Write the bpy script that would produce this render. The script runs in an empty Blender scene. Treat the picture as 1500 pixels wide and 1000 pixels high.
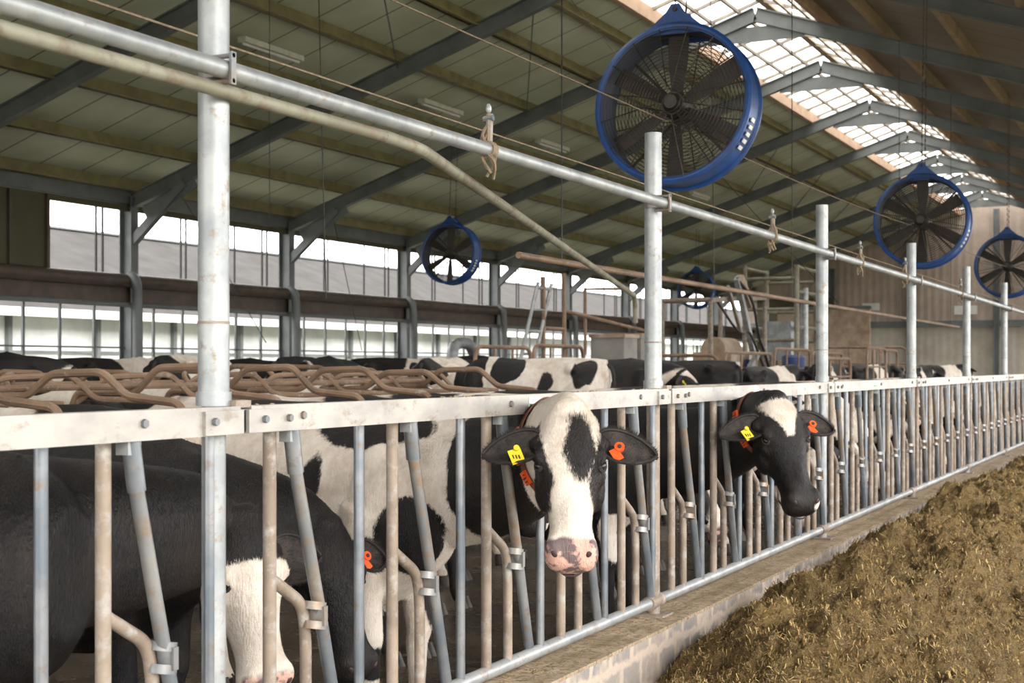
import bpy, bmesh, math, random
from mathutils import Vector, Matrix, noise
random.seed(7)
S=bpy.context.scene
try:
    S.view_settings.view_transform='Standard'; S.view_settings.look='None'
except Exception: pass
V=Vector
# ---------------------------------------------------------------- materials
def nm(name):
    m=bpy.data.materials.new(name); m.use_nodes=True
    nt=m.node_tree; b=nt.nodes['Principled BSDF']; return m,nt,b
def N(nt,t,**k):
    n=nt.nodes.new(t)
    for a,v in k.items(): setattr(n,a,v)
    return n
def mixc(nt,fac,a,b,blend='MIX'):
    n=N(nt,'ShaderNodeMix',data_type='RGBA',blend_type=blend)
    if isinstance(fac,(int,float)): n.inputs[0].default_value=fac
    else: nt.links.new(fac,n.inputs[0])
    for s,v in ((6,a),(7,b)):
        if isinstance(v,tuple): n.inputs[s].default_value=(*v,1)
        else: nt.links.new(v,n.inputs[s])
    return n.outputs[2]
def noise_n(nt,scale,detail=4,rough=.6,coord='Object',stretch=None):
    tc=N(nt,'ShaderNodeTexCoord'); o=tc.outputs[coord]
    if stretch:
        mp=N(nt,'ShaderNodeMapping'); mp.inputs['Scale'].default_value=stretch
        nt.links.new(o,mp.inputs[0]); o=mp.outputs[0]
    n=N(nt,'ShaderNodeTexNoise'); n.inputs['Scale'].default_value=scale
    n.inputs['Detail'].default_value=detail; n.inputs['Roughness'].default_value=rough
    nt.links.new(o,n.inputs['Vector']); return n.outputs[0]
def ramp(nt,inp,lo,hi):
    n=N(nt,'ShaderNodeMapRange'); n.inputs[1].default_value=lo; n.inputs[2].default_value=hi
    nt.links.new(inp,n.inputs[0]); return n.outputs[0]
def math_n(nt,op,a,b=None):
    n=N(nt,'ShaderNodeMath',operation=op)
    for i,v in enumerate((a,b)):
        if v is None: continue
        if isinstance(v,(int,float)): n.inputs[i].default_value=v
        else: nt.links.new(v,n.inputs[i])
    return n.outputs[0]
def bump(nt,b,h,strength=.3,dist=.01):
    n=N(nt,'ShaderNodeBump'); n.inputs['Strength'].default_value=strength; n.inputs['Distance'].default_value=dist
    nt.links.new(h,n.inputs['Height']); nt.links.new(n.outputs[0],b.inputs['Normal'])
def simple(name,c1,c2=None,rough=.6,metal=0,scale=8,lo=.35,hi=.65,bmp=0,stretch=None,bs=None):
    m,nt,b=nm(name); c2=c2 or tuple(x*.7 for x in c1)
    f=ramp(nt,noise_n(nt,scale,stretch=stretch),lo,hi)
    nt.links.new(mixc(nt,f,c1,c2),b.inputs['Base Color'])
    b.inputs['Roughness'].default_value=rough; b.inputs['Metallic'].default_value=metal
    if bmp: bump(nt,b,noise_n(nt,bs or scale*6),bmp,.01)
    return m
def three(name,c1,c2,c3,s1=6,s2=30,l2=(.5,.62),rough=.5,metal=.3,bmp=.1,stretch=None):
    m,nt,b=nm(name)
    f=ramp(nt,noise_n(nt,s1,stretch=stretch),.4,.62); g=ramp(nt,noise_n(nt,s2,6,.7,stretch=stretch),*l2)
    c=mixc(nt,f,c1,c2); c=mixc(nt,g,c,c3)
    nt.links.new(c,b.inputs['Base Color']); b.inputs['Roughness'].default_value=rough; b.inputs['Metallic'].default_value=metal
    bump(nt,b,noise_n(nt,80),bmp,.004); return m
M={}
M['galv']=three('galvanised_steel',(.37,.385,.385),(.25,.27,.28),(.22,.17,.12),6,16,(.56,.70),.45,.4)
M['rail']=three('galvanised_rail_dusty',(.42,.40,.365),(.32,.305,.285),(.23,.18,.13),7,18,(.56,.72),.5,.25,stretch=(1,.5,1))
M['dusty']=three('dusty_tube',(.28,.225,.175),(.185,.145,.11),(.34,.32,.29),5,16,(.50,.66),.6,.25)
M['bluetube']=three('worn_steel_tube',(.14,.165,.19),(.26,.27,.28),(.19,.14,.10),4,14,(.55,.70),.35,.5)
M['mixtube']=three('swing_tube',(.24,.24,.23),(.15,.165,.18),(.22,.16,.11),3,10,(.48,.62),.42,.4)
M['stall']=three('stall_tube',(.28,.185,.12),(.17,.11,.07),(.36,.31,.26),3,12,(.56,.7),.55,.25)
M['lichen']=three('weathered_pipe',(.27,.265,.20),(.19,.18,.13),(.18,.13,.09),3,12,(.5,.65),.6,.2)
M['frame']=simple('painted_frame_steel',(.16,.175,.175),(.11,.12,.12),.55,.1,2)
M['purlin']=simple('purlin_olive',(.25,.22,.10),(.16,.135,.06),.6,0,3)
M['purlin_r']=simple('purlin_brown',(.30,.22,.13),(.20,.145,.08),.6,0,3)
M['timber']=simple('timber_edge',(.50,.34,.23),(.40,.26,.17),.6,0,3)
M['glazebar']=simple('glazing_bar',(.30,.27,.22),(.20,.17,.14),.6,0,3)
M['brown']=simple('curtain_roll_brown',(.085,.06,.042),(.05,.036,.026),.6,0,3)
M['darkpanel']=simple('dark_green_panel',(.07,.065,.03),(.05,.045,.02),.7,0,1)
M['conc']=simple('concrete_wall',(.33,.31,.28),(.22,.21,.19),.85,0,2,bmp=.3)
M['black']=simple('black_plastic',(.02,.02,.02),(.035,.03,.03),.5,0,10)
M['fanblue']=simple('fan_blue',(.010,.07,.27),(.015,.045,.15),.4,.1,6)
M['faninner']=simple('fan_dark_inner',(.03,.05,.10),(.05,.05,.055),.7,0,6)  # drum inside is darker and greyer than the outer blue
M['fanblade']=simple('fan_blade',(.03,.023,.02),(.05,.038,.03),.55,.1,10)
M['wire']=simple('dark_wire',(.03,.026,.024),(.06,.05,.04),.5,.4,20)
M['rope']=simple('dusty_rope',(.26,.20,.13),(.16,.12,.08),.9,0,30)
M['yellow']=simple('yellow_tag',(.78,.62,.03),(.6,.46,.03),.4,0,20)
M['orange']=simple('orange_tag',(.80,.11,.015),(.65,.07,.015),.4,0,20)
M['hoof']=simple('hoof',(.07,.055,.045),(.035,.03,.025),.5,0,20)
M['eye']=simple('eye',(.008,.006,.006),(.012,.009,.009),.06,0,10)
M['nostril']=simple('nostril',(.05,.022,.02),(.03,.015,.014),.6,0,10)
M['collar']=simple('collar_strap',(.20,.055,.03),(.11,.045,.03),.7,0,30)
M['white']=simple('white_plastic',(.75,.76,.74),(.62,.63,.6),.4,0,5)
M['green']=simple('green_sticker',(.05,.35,.12),(.06,.3,.1),.4)
M['bluedrum']=simple('blue_drum',(.015,.045,.16),(.02,.04,.13),.5)
M['beige']=simple('beige_housing',(.42,.33,.23),(.26,.17,.11),.5,0,3)
M['lamp']=simple('lamp_housing',(.6,.6,.52),(.5,.5,.42),.5)
M['blackhair']=simple('black_hair',(.008,.007,.007),(.022,.018,.016),.75,0,30,bmp=.5,bs=150)
M['innerear']=simple('inner_ear',(.045,.034,.028),(.014,.012,.011),.8,0,25,bmp=.6,bs=120)
M['cubicle']=simple('stall_bedding',(.3,.24,.16),(.2,.16,.11),.9,0,6,bmp=.4)
def roofmat(name,c1,c2,seam):
    m,nt,b=nm(name); tc=N(nt,'ShaderNodeTexCoord'); sp=N(nt,'ShaderNodeSeparateXYZ'); nt.links.new(tc.outputs['Object'],sp.inputs[0])
    fr=math_n(nt,'FRACT',math_n(nt,'DIVIDE',sp.outputs[1],1.0)); ln=math_n(nt,'LESS_THAN',fr,.035)
    f=ramp(nt,noise_n(nt,.5,5,stretch=(1,1,1)),.35,.68)
    c=mixc(nt,f,c1,c2); c=mixc(nt,ln,c,seam); nt.links.new(c,b.inputs['Base Color']); b.inputs['Roughness'].default_value=.5
    return m
M['roof']=roofmat('roof_panel_sage',(.62,.66,.54),(.45,.475,.35),(.14,.14,.10))
M['roofr']=roofmat('roof_panel_brown',(.24,.20,.15),(.16,.13,.10),(.07,.06,.05))
def corr(name,c1,c2,axis,per,strength=1):
    m,nt,b=nm(name); tc=N(nt,'ShaderNodeTexCoord'); sp=N(nt,'ShaderNodeSeparateXYZ'); nt.links.new(tc.outputs['Object'],sp.inputs[0])
    s=math_n(nt,'SINE',math_n(nt,'MULTIPLY',sp.outputs[axis],6.283/per))
    f=ramp(nt,noise_n(nt,1.2),.35,.65); nt.links.new(mixc(nt,f,c1,c2),b.inputs['Base Color'])
    if strength: bump(nt,b,s,strength,.03)
    else: b.inputs['Specular IOR Level'].default_value=0
    b.inputs['Roughness'].default_value=.8; return m
M['gable_up']=corr('gable_corrugated',(.46,.38,.32),(.36,.29,.24),0,.3,.35)
M['gable_dn']=corr('gable_lower',(.46,.43,.35),(.36,.32,.26),0,.3,.2)
M['nroof']=corr('neighbour_roof_sheet',(.068,.066,.064),(.055,.053,.051),1,.4,0)
M['curtain']=simple('pale_curtain',(.7,.72,.72),(.5,.52,.52),.8,0,.8)
m,nt,b=nm('skylight_sheet'); nt.nodes.remove(b)
tr=N(nt,'ShaderNodeBsdfTransparent'); f0=ramp(nt,noise_n(nt,2.2,6,.7),.35,.7)
nt.links.new(mixc(nt,f0,(.66,.67,.67),(.24,.225,.20)),tr.inputs[0])
tl=N(nt,'ShaderNodeBsdfTranslucent'); tl.inputs[0].default_value=(.8,.78,.74,1)
mx=N(nt,'ShaderNodeMixShader'); f=ramp(nt,noise_n(nt,1.5,5),.3,.75); 
nt.links.new(math_n(nt,'ADD',math_n(nt,'MULTIPLY',f,.3),.35),mx.inputs[0]); nt.links.new(tr.outputs[0],mx.inputs[1]); nt.links.new(tl.outputs[0],mx.inputs[2])
nt.links.new(mx.outputs[0],nt.nodes['Material Output'].inputs[0]); M['sky']=m
m,nt,b=nm('wet_slurry_floor'); f=ramp(nt,noise_n(nt,2.5,6),.4,.6)
nt.links.new(mixc(nt,f,(.09,.07,.045),(.04,.032,.026)),b.inputs['Base Color'])
nt.links.new(ramp(nt,noise_n(nt,4,6),.42,1.05),b.inputs['Roughness']); bump(nt,b,noise_n(nt,18),.4,.02); M['wet']=m
M['feedfloor']=simple('feed_alley_concrete',(.42,.38,.30),(.32,.27,.18),.85,0,3,bmp=.3)
M['ground']=simple('outside_ground',(.16,.18,.10),(.22,.21,.17),.95,0,.3)
m,nt,b=nm('curb_blocks'); tc=N(nt,'ShaderNodeTexCoord')
cx=N(nt,'ShaderNodeCombineXYZ'); sp=N(nt,'ShaderNodeSeparateXYZ'); nt.links.new(tc.outputs['Object'],sp.inputs[0])
nt.links.new(sp.outputs[1],cx.inputs[0]); nt.links.new(sp.outputs[2],cx.inputs[1])
br=N(nt,'ShaderNodeTexBrick'); br.inputs['Scale'].default_value=1; br.inputs['Brick Width'].default_value=.24; br.inputs['Row Height'].default_value=.15
br.inputs['Mortar Size'].default_value=.030; br.inputs['Mortar Smooth'].default_value=.7
br.inputs['Color1'].default_value=(.20,.195,.19,1); br.inputs['Color2'].default_value=(.30,.26,.225,1); br.inputs['Mortar'].default_value=(.44,.36,.30,1)
wn=N(nt,'ShaderNodeTexNoise'); wn.inputs['Scale'].default_value=9; nt.links.new(tc.outputs['Object'],wn.inputs[0])
va=N(nt,'ShaderNodeVectorMath',operation='MULTIPLY_ADD'); va.inputs[1].default_value=(.09,.09,.09); nt.links.new(wn.outputs[1],va.inputs[0]); nt.links.new(cx.outputs[0],va.inputs[2])
nt.links.new(va.outputs[0],br.inputs['Vector'])
f=ramp(nt,noise_n(nt,6,6),.48,.66)
c=mixc(nt,f,br.outputs[0],(.42,.35,.28)); nt.links.new(c,b.inputs['Base Color']); b.inputs['Roughness'].default_value=.9
bump(nt,b,noise_n(nt,30,6),.6,.02); M['curb']=m
M['curbtop']=three('dusty_curb_top',(.38,.30,.21),(.26,.20,.13),(.18,.13,.07),5,30,(.48,.6),.95,0,.4)
m,nt,b=nm('silage'); f=ramp(nt,noise_n(nt,12,8,.75),.42,.60); g=ramp(nt,noise_n(nt,110,4,.8),.44,.62); q=ramp(nt,noise_n(nt,3,4),.35,.65)
c=mixc(nt,f,(.36,.235,.078),(.105,.064,.022)); c=mixc(nt,g,c,(.53,.365,.145)); c=mixc(nt,math_n(nt,'MULTIPLY',q,.35),c,(.15,.105,.036)); nt.links.new(c,b.inputs['Base Color']); b.inputs['Roughness'].default_value=.95  # dark noise tone paints shaded crevices into the feed colour
bump(nt,b,noise_n(nt,55,8,.88),1,.07); M['silage']=m
M['straw']=simple('straw_bits',(.57,.41,.18),(.35,.24,.09),.85,0,5)
M['strawd']=simple('straw_bits_dark',(.13,.08,.028),(.24,.155,.055),.85,0,5)
def fur(name):
    m,nt,b=nm(name)
    a=N(nt,'ShaderNodeAttribute',attribute_name='pat'); p=N(nt,'ShaderNodeAttribute',attribute_name='pink')
    n=noise_n(nt,60,3,stretch=(1,1,.5)); v=math_n(nt,'ADD',a.outputs['Fac'],math_n(nt,'MULTIPLY',math_n(nt,'SUBTRACT',n,.5),.022))
    f=ramp(nt,v,-.004,.006)
    d=ramp(nt,noise_n(nt,5,6,.7),.42,.78); d2=ramp(nt,noise_n(nt,28,5,.7,stretch=(1,1,.4)),.45,.8)
    wh=mixc(nt,d,(.74,.68,.60),(.48,.37,.27)); wh=mixc(nt,math_n(nt,'MULTIPLY',d2,.5),wh,(.46,.39,.31))
    bk=mixc(nt,d,(.006,.006,.007),(.024,.016,.012)); bk=mixc(nt,math_n(nt,'MULTIPLY',d2,.4),bk,(.028,.023,.020))
    c=mixc(nt,f,bk,wh); 
    pk=mixc(nt,ramp(nt,noise_n(nt,18,3),.47,.56),(.62,.38,.31),(.13,.095,.095))
    c=mixc(nt,ramp(nt,p.outputs['Fac'],-.01,.01),c,pk)
    nt.links.new(c,b.inputs['Base Color']); b.inputs['Roughness'].default_value=.55; b.inputs['Specular IOR Level'].default_value=.28
    h=math_n(nt,'ADD',noise_n(nt,170,3,.7,stretch=(1,1,.22)),math_n(nt,'MULTIPLY',noise_n(nt,22,4,.6),1.2))
    bump(nt,b,h,.65,.008); return m
M['fur']=fur('holstein_coat')
# ---------------------------------------------------------------- mesh builder
class MB:
    def __init__(s): s.v=[];s.f=[];s.m=[];s.mats=[]
    def mi(s,k):
        if k not in s.mats: s.mats.append(k)
        return s.mats.index(k)
    def add(s,vs,fs,mat):
        o=len(s.v); s.v+= [tuple(x) for x in vs]; i=s.mi(mat)
        for f in fs: s.f.append(tuple(o+a for a in f)); s.m.append(i)
    def box(s,c,sz,mat,R=None):
        vs=[]
        for x in(-.5,.5):
            for y in(-.5,.5):
                for z in(-.5,.5):
                    p=V((x*sz[0],y*sz[1],z*sz[2])); 
                    if R: p=R@p
                    vs.append(V(c)+p)
        s.add(vs,[(0,1,3,2),(4,6,7,5),(0,4,5,1),(2,3,7,6),(0,2,6,4),(1,5,7,3)],mat)
    def beam(s,a,b,w,h,mat,up=(0,0,1)):
        a=V(a);b=V(b);d=(b-a);L=d.length;d.normalize();u=V(up);sd=d.cross(u).normalized();u=sd.cross(d)
        R=Matrix((d,sd,u)).transposed(); s.box((a+b)/2,(L,w,h),mat,R)
    def ibeam(s,a,b,w,h,mat,up=(0,0,1),t=.02):
        a=V(a);b=V(b);d=(b-a).normalized();sd=d.cross(V(up)).normalized();u=sd.cross(d)
        s.beam(a,b,t*.8,h,mat,up)
        for k in(-1,1): s.beam(a+u*k*(h/2),b+u*k*(h/2),w,t,mat,up)
    def tube(s,pts,r,mat,n=10,caps=True,closed=False,flat=None):
        pts=[V(p) for p in pts]; m=len(pts); rr=r if isinstance(r,(list,tuple)) else [r]*m
        T=[]
        for i in range(m):
            if closed: t=pts[(i+1)%m]-pts[i-1]
            else: t=pts[min(i+1,m-1)]-pts[max(i-1,0)]
            T.append(t.normalized())
        u=V((0,0,1)) if abs(T[0].z)<.9 else V((1,0,0)); u=(u-T[0]*u.dot(T[0])).normalized()
        vs=[]
        for i in range(m):
            u=(u-T[i]*u.dot(T[i])).normalized(); w=T[i].cross(u)
            for k in range(n):
                a=2*math.pi*k/n; vs.append(pts[i]+(u*math.cos(a)+w*math.sin(a))*rr[i])
        fs=[]
        for i in range(m if closed else m-1):
            j=(i+1)%m
            for k in range(n): fs.append((i*n+k,i*n+(k+1)%n,j*n+(k+1)%n,j*n+k))
        if caps and not closed: fs.append(tuple(range(n))[::-1]); fs.append(tuple((m-1)*n+k for k in range(n)))
        s.add(vs,fs,mat)
    def ell(s,c,r,mat,R=None,n=16,k=10):
        vs=[];fs=[]
        for i in range(k+1):
            th=math.pi*i/k
            for j in range(n):
                a=2*math.pi*j/n; p=V((r[0]*math.sin(th)*math.cos(a),r[1]*math.sin(th)*math.sin(a),r[2]*math.cos(th)))
                if R: p=R@p
                vs.append(V(c)+p)
        for i in range(k):
            for j in range(n): fs.append((i*n+j,(i+1)*n+j,(i+1)*n+(j+1)%n,i*n+(j+1)%n))
        s.add(vs,fs,mat)
    def obj(s,name,parent=None,smooth=True,loc=None,rot=None):
        me=bpy.data.meshes.new(name); me.from_pydata(s.v,[],s.f); me.update()
        for k in s.mats: me.materials.append(M[k])
        me.polygons.foreach_set('material_index',s.m)
        if smooth:
            me.polygons.foreach_set('use_smooth',[True]*len(me.polygons)); 
            try: me.set_sharp_from_angle(angle=math.radians(40))
            except Exception: pass
        o=bpy.data.objects.new(name,me); S.collection.objects.link(o)
        if loc: o.location=loc
        if rot: o.rotation_euler=rot
        if parent: o.parent=parent
        return o
def empty(name,loc=(0,0,0),rot=(0,0,0),sc=1):
    e=bpy.data.objects.new(name,None); e.empty_display_size=.1; S.collection.objects.link(e); e.location=loc; e.rotation_euler=rot; e.scale=(sc,)*3; return e
def smoothpath(pts,it=2):
    pts=[V(p) for p in pts]
    for _ in range(it):
        q=[pts[0]]
        for a,b in zip(pts,pts[1:]): q+=[a*.75+b*.25,a*.25+b*.75]
        q.append(pts[-1]); pts=q
    return pts
def bend(pts,r=.08,n=5):
    pts=[V(p) for p in pts]; out=[pts[0]]
    for a,b,c in zip(pts,pts[1:],pts[2:]):
        d1=(a-b);d2=(c-b); k=min(r,d1.length*.45,d2.length*.45); p=b+d1.normalized()*k; q=b+d2.normalized()*k
        for i in range(n+1):
            t=i/n; out.append(p*(1-t)**2+b*2*t*(1-t)+q*t*t)
    out.append(pts[-1]); return out
# ---------------------------------------------------------------- barn
FL=.0; F2=.20; Y0,Y1=-9.6,60.0; XR=-7.36
def rh(x): return 8.05-.334*abs(x-XR)
b=MB(); b.box((-4.3,(Y0+Y1)/2,FL-.15),(3.5,Y1-Y0,.3),'wet'); b.obj('floor_cow_alley',smooth=False)
b=MB(); b.box((-11.9,(Y0+Y1)/2,F2-.25),(11.8,Y1-Y0,.5),'wet'); b.obj('floor_cubicle_area',smooth=False)
b=MB(); b.box((.33,(Y0+Y1)/2,-.1),(5.35,Y1-Y0,.2),'feedfloor'); b.obj('floor',smooth=False)
b=MB(); b.box((0,30,-.3),(400,400,.1),'ground'); b.obj('ground_outside',smooth=False)
b=MB(); b.box((-2.5,(Y0+Y1)/2,.165),(.32,Y1-Y0,.33),'curb'); b.box((-2.5,(Y0+Y1)/2,.3325),(.33,Y1-Y0,.015),'curbtop'); b.obj('feed_curb',smooth=False)
sh=.36
def slab(b,x0,x1,y0,y1,off,th,mat):
    z0,z1=rh(x0)+off,rh(x1)+off
    vs=[(x0,y0,z0),(x1,y0,z1),(x1,y1,z1),(x0,y1,z0),(x0,y0,z0+th),(x1,y0,z1+th),(x1,y1,z1+th),(x0,y1,z0+th)]
    b.add(vs,[(0,1,2,3),(7,6,5,4),(0,4,5,1),(1,5,6,2),(2,6,7,3),(3,7,4,0)],mat)
b=MB(); slab(b,-18.3,-8.77,Y0,Y1,sh,.08,'roof'); slab(b,-6.2,3.6,Y0,Y1,sh,.08,'roofr'); b.obj('ceiling',smooth=False)
b=MB()
for x0,x1 in((-8.77,XR),(XR,-6.2)):
    b.add([(x0,Y0,rh(x0)+sh+.04),(x1,Y0,rh(x1)+sh+.04),(x1,Y1,rh(x1)+sh+.04),(x0,Y1,rh(x0)+sh+.04)],[(0,1,2,3)],'sky')
b.obj('window_ridge_skylight',smooth=False)
b=MB()
y=Y0+.4
while y<Y1:
    b.beam((-8.77,y,rh(-8.77)+sh),(XR,y,rh(XR)+sh),.05,.06,'glazebar'); b.beam((-6.2,y,rh(-6.2)+sh),(XR,y,rh(XR)+sh),.05,.06,'glazebar'); y+=1.0
for x in(-8.3,-7.8,-6.95,-6.6): b.box((x,25.2,rh(x)+sh-.03),(.05,Y1-Y0,.06),'glazebar')
b.box((XR,25.2,rh(XR)+sh+.02),(.14,Y1-Y0,.10),'purlin_r')
for x,mt in((-8.8,'timber'),(-6.15,'timber')): b.box((x,25.2,rh(x)+sh-.10),(.10,Y1-Y0,.24),mt)
b.obj('trim_skylight',smooth=False)
b=MB()
for x in(-17.5,-16.2,-14.8,-13.4,-12.0,-10.6,-9.5):
    b.box((x,25.2,rh(x)+.235),(.07,Y1-Y0,.20),'purlin'); b.box((x+.05,25.2,rh(x)+.145),(.13,Y1-Y0,.02),'purlin')
for x in(-5.0,-3.6,-2.2,-.8,.6,2.0,2.9): b.box((x,25.2,rh(x)+.235),(.09,Y1-Y0,.20),'purlin_r')
b.obj('roof_purlins',smooth=False)
for i in range(-5,8):
    y=20.4+5*i
    b=MB()
    for xe in(-17.7,2.98):
        s=1 if xe<XR else -1
        b.ibeam((xe,y,rh(xe)),(XR,y,rh(XR)),.14,.24,'frame')
        b.ibeam((xe,y,0),(xe,y,rh(xe)+.1),.2,.26,'frame',up=(1,0,0))
        b.beam((xe+s*.05,y,rh(xe)-.75),(xe+s*1.3,y,rh(xe+s*1.3)-.12),.13,.16,'frame')
        b.beam((xe+s*.4,y,rh(xe)-.25),(xe+s*1.5,y,rh(xe+s*1.5)-.14),.02,.3,'frame')
    b.beam((XR-.9,y,rh(XR-.9)-.06),(XR+.9,y,rh(XR-.9)-.06),.015,.28,'frame')
    if i<7: b.beam((-9.5,y,rh(-9.5)+.05),(-12.0,y+5,rh(-12)+.05),.02,.02,'frame')
    b.obj('roof_frame',smooth=False)
b=MB(); b.box((-17.85,25.2,.85),(.2,Y1-Y0,1.7),'conc'); b.obj('wall_left',smooth=False)
b=MB()
b.box((-17.75,25.2,4.72),(.25,Y1-Y0,.3),'frame'); b.box((-17.7,25.2,4.5),(.12,Y1-Y0,.10),'darkpanel')
b.box((-17.72,25.2,2.98),(.16,Y1-Y0,.44),'brown'); b.tube([(-17.52,Y0,3.16),(-17.52,Y1,3.16)],.12,'brown',12); b.tube([(-17.5,Y0,2.72),(-17.5,Y1,2.72)],.045,'frame',8)
b.obj('trim_curtain_roll')
b=MB()
for i in range(-5,9):
    y=20.4+5*i
    if i>=0:
        for dy in(-.75,-.58): b.box((-17.8,y+dy,3.85),(.03,.035,1.3),'black')
        for dy in(1.6,1.75,3.3): b.box((-17.8,y+dy,3.85),(.03,.03,1.3),'black')
    for dy in(.8,1.65,2.5,3.35,4.2): b.box((-17.8,y+dy,2.25),(.04,.05,1.1),'frame')
    b.box((-17.8,y+2.5,1.95),(.03,5,.03),'frame')
    b.tube(smoothpath([(-17.5,y-.22,3.25),(-17.36,y-.22,3.2),(-17.3,y-.22,3.0),(-17.3,y-.22,1.7)]),.09,'frame',10)
b.obj('window_left_mullions')
b=MB(); b.box((-17.6,16.6,3.85),(.06,3.3,1.35),'darkpanel')
for dy in(-1.5,-.75,0,.75,1.6): b.box((-17.54,16.6+dy,3.85),(.05,.06,1.35),'brown')
b.box((-17.6,9.0,3.85),(.06,11,1.35),'darkpanel'); b.obj('window_closed_shutter',smooth=False)
b=MB(); b.box((3.15,25.2,.4),(.2,Y1-Y0,.8),'conc'); b.obj('wall_right',smooth=False)
b=MB(); b.box((3.1,25.2,4.72),(.25,Y1-Y0,.25),'frame'); b.obj('trim_right_eave',smooth=False)
b=MB()
zc=3.3
b.add([(-17.8,Y1,0),(3.2,Y1,0),(3.2,Y1,zc),(-17.8,Y1,zc)],[(0,1,2,3)],'gable_dn')
b.add([(-17.8,Y1,zc),(3.2,Y1,zc),(3.2,Y1,rh(3.2)+sh),(XR,Y1,rh(XR)+sh),(-17.8,Y1,rh(-17.8)+sh)],[(0,1,2,3,4)],'gable_up')
b.obj('wall_far_gable',smooth=False)
b=MB()
b.box((-7.3,Y1-.1,3.35),(21,.12,.25),'frame')
for x in(-14,-10.8,-7.4,-4,-.6): b.ibeam((x,Y1-.2,0),(x,Y1-.2,rh(x)-.1),.2,.2,'frame',up=(1,0,0))
b.box((-8.6,Y1-.12,3.9),(.9,.04,.35),'white'); b.box((-12.4,Y1-.12,4.1),(.7,.04,.3),'white'); b.obj('trim_gable_posts',smooth=False)
b=MB(); b.box((-15.6,Y1-.3,2.4),(3.2,.1,4.2),'darkpanel'); b.obj('door_sliding',smooth=False)
b=MB(); b.box((-12.5,52,1.9),(3.4,.15,3.6),'beige'); b.box((-12.5,52,3.75),(3.5,.25,.12),'frame'); b.obj('wall_partition',smooth=False)
b=MB(); b.add([(-17.8,Y0,4.9),(3.2,Y0,4.9),(XR,Y0,rh(XR)+sh)],[(0,1,2)],'gable_up'); b.obj('wall_near_gable',smooth=False)
e=empty('neighbour_barn')
b=MB()
b.add([(-24,-30,2.9),(-24,110,2.9),(-31,110,5.75),(-31,-30,5.75),(-38,-30,2.9),(-38,110,2.9)],[(0,1,2,3),(3,2,5,4)],'nroof'); b.box((-24,40,2.85),(.2,140,.2),'white')
b.box((-31,40,5.78),(.3,140,.06),'frame')
b.obj('roof',e,False)
b=MB(); b.box((-24.6,40,.5),(.2,140,1.0),'conc'); b.box((-24.62,40,1.9),(.1,140,1.9),'curtain')
for i in range(48): b.box((-24.5,-28+i*2.9,1.7),(.12,.12,2.5),'frame')
b.box((-24.55,40,1.95),(.1,140,.06),'frame')
b.obj('walls',e,False)
for (x,y) in((-12.6,12.6),(-12.6,17.7),(-12.6,23.0),(-12.6,28),(-12.6,33),(-12.6,38)):
    b=MB(); z=rh(x)+.08; b.box((x,y,z),(.14,1.5,.08),'lamp'); b.tube([(x,y-.7,z-.06),(x,y+.7,z-.06)],.022,'white'); b.obj('fluorescent_lamp',smooth=False)
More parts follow.
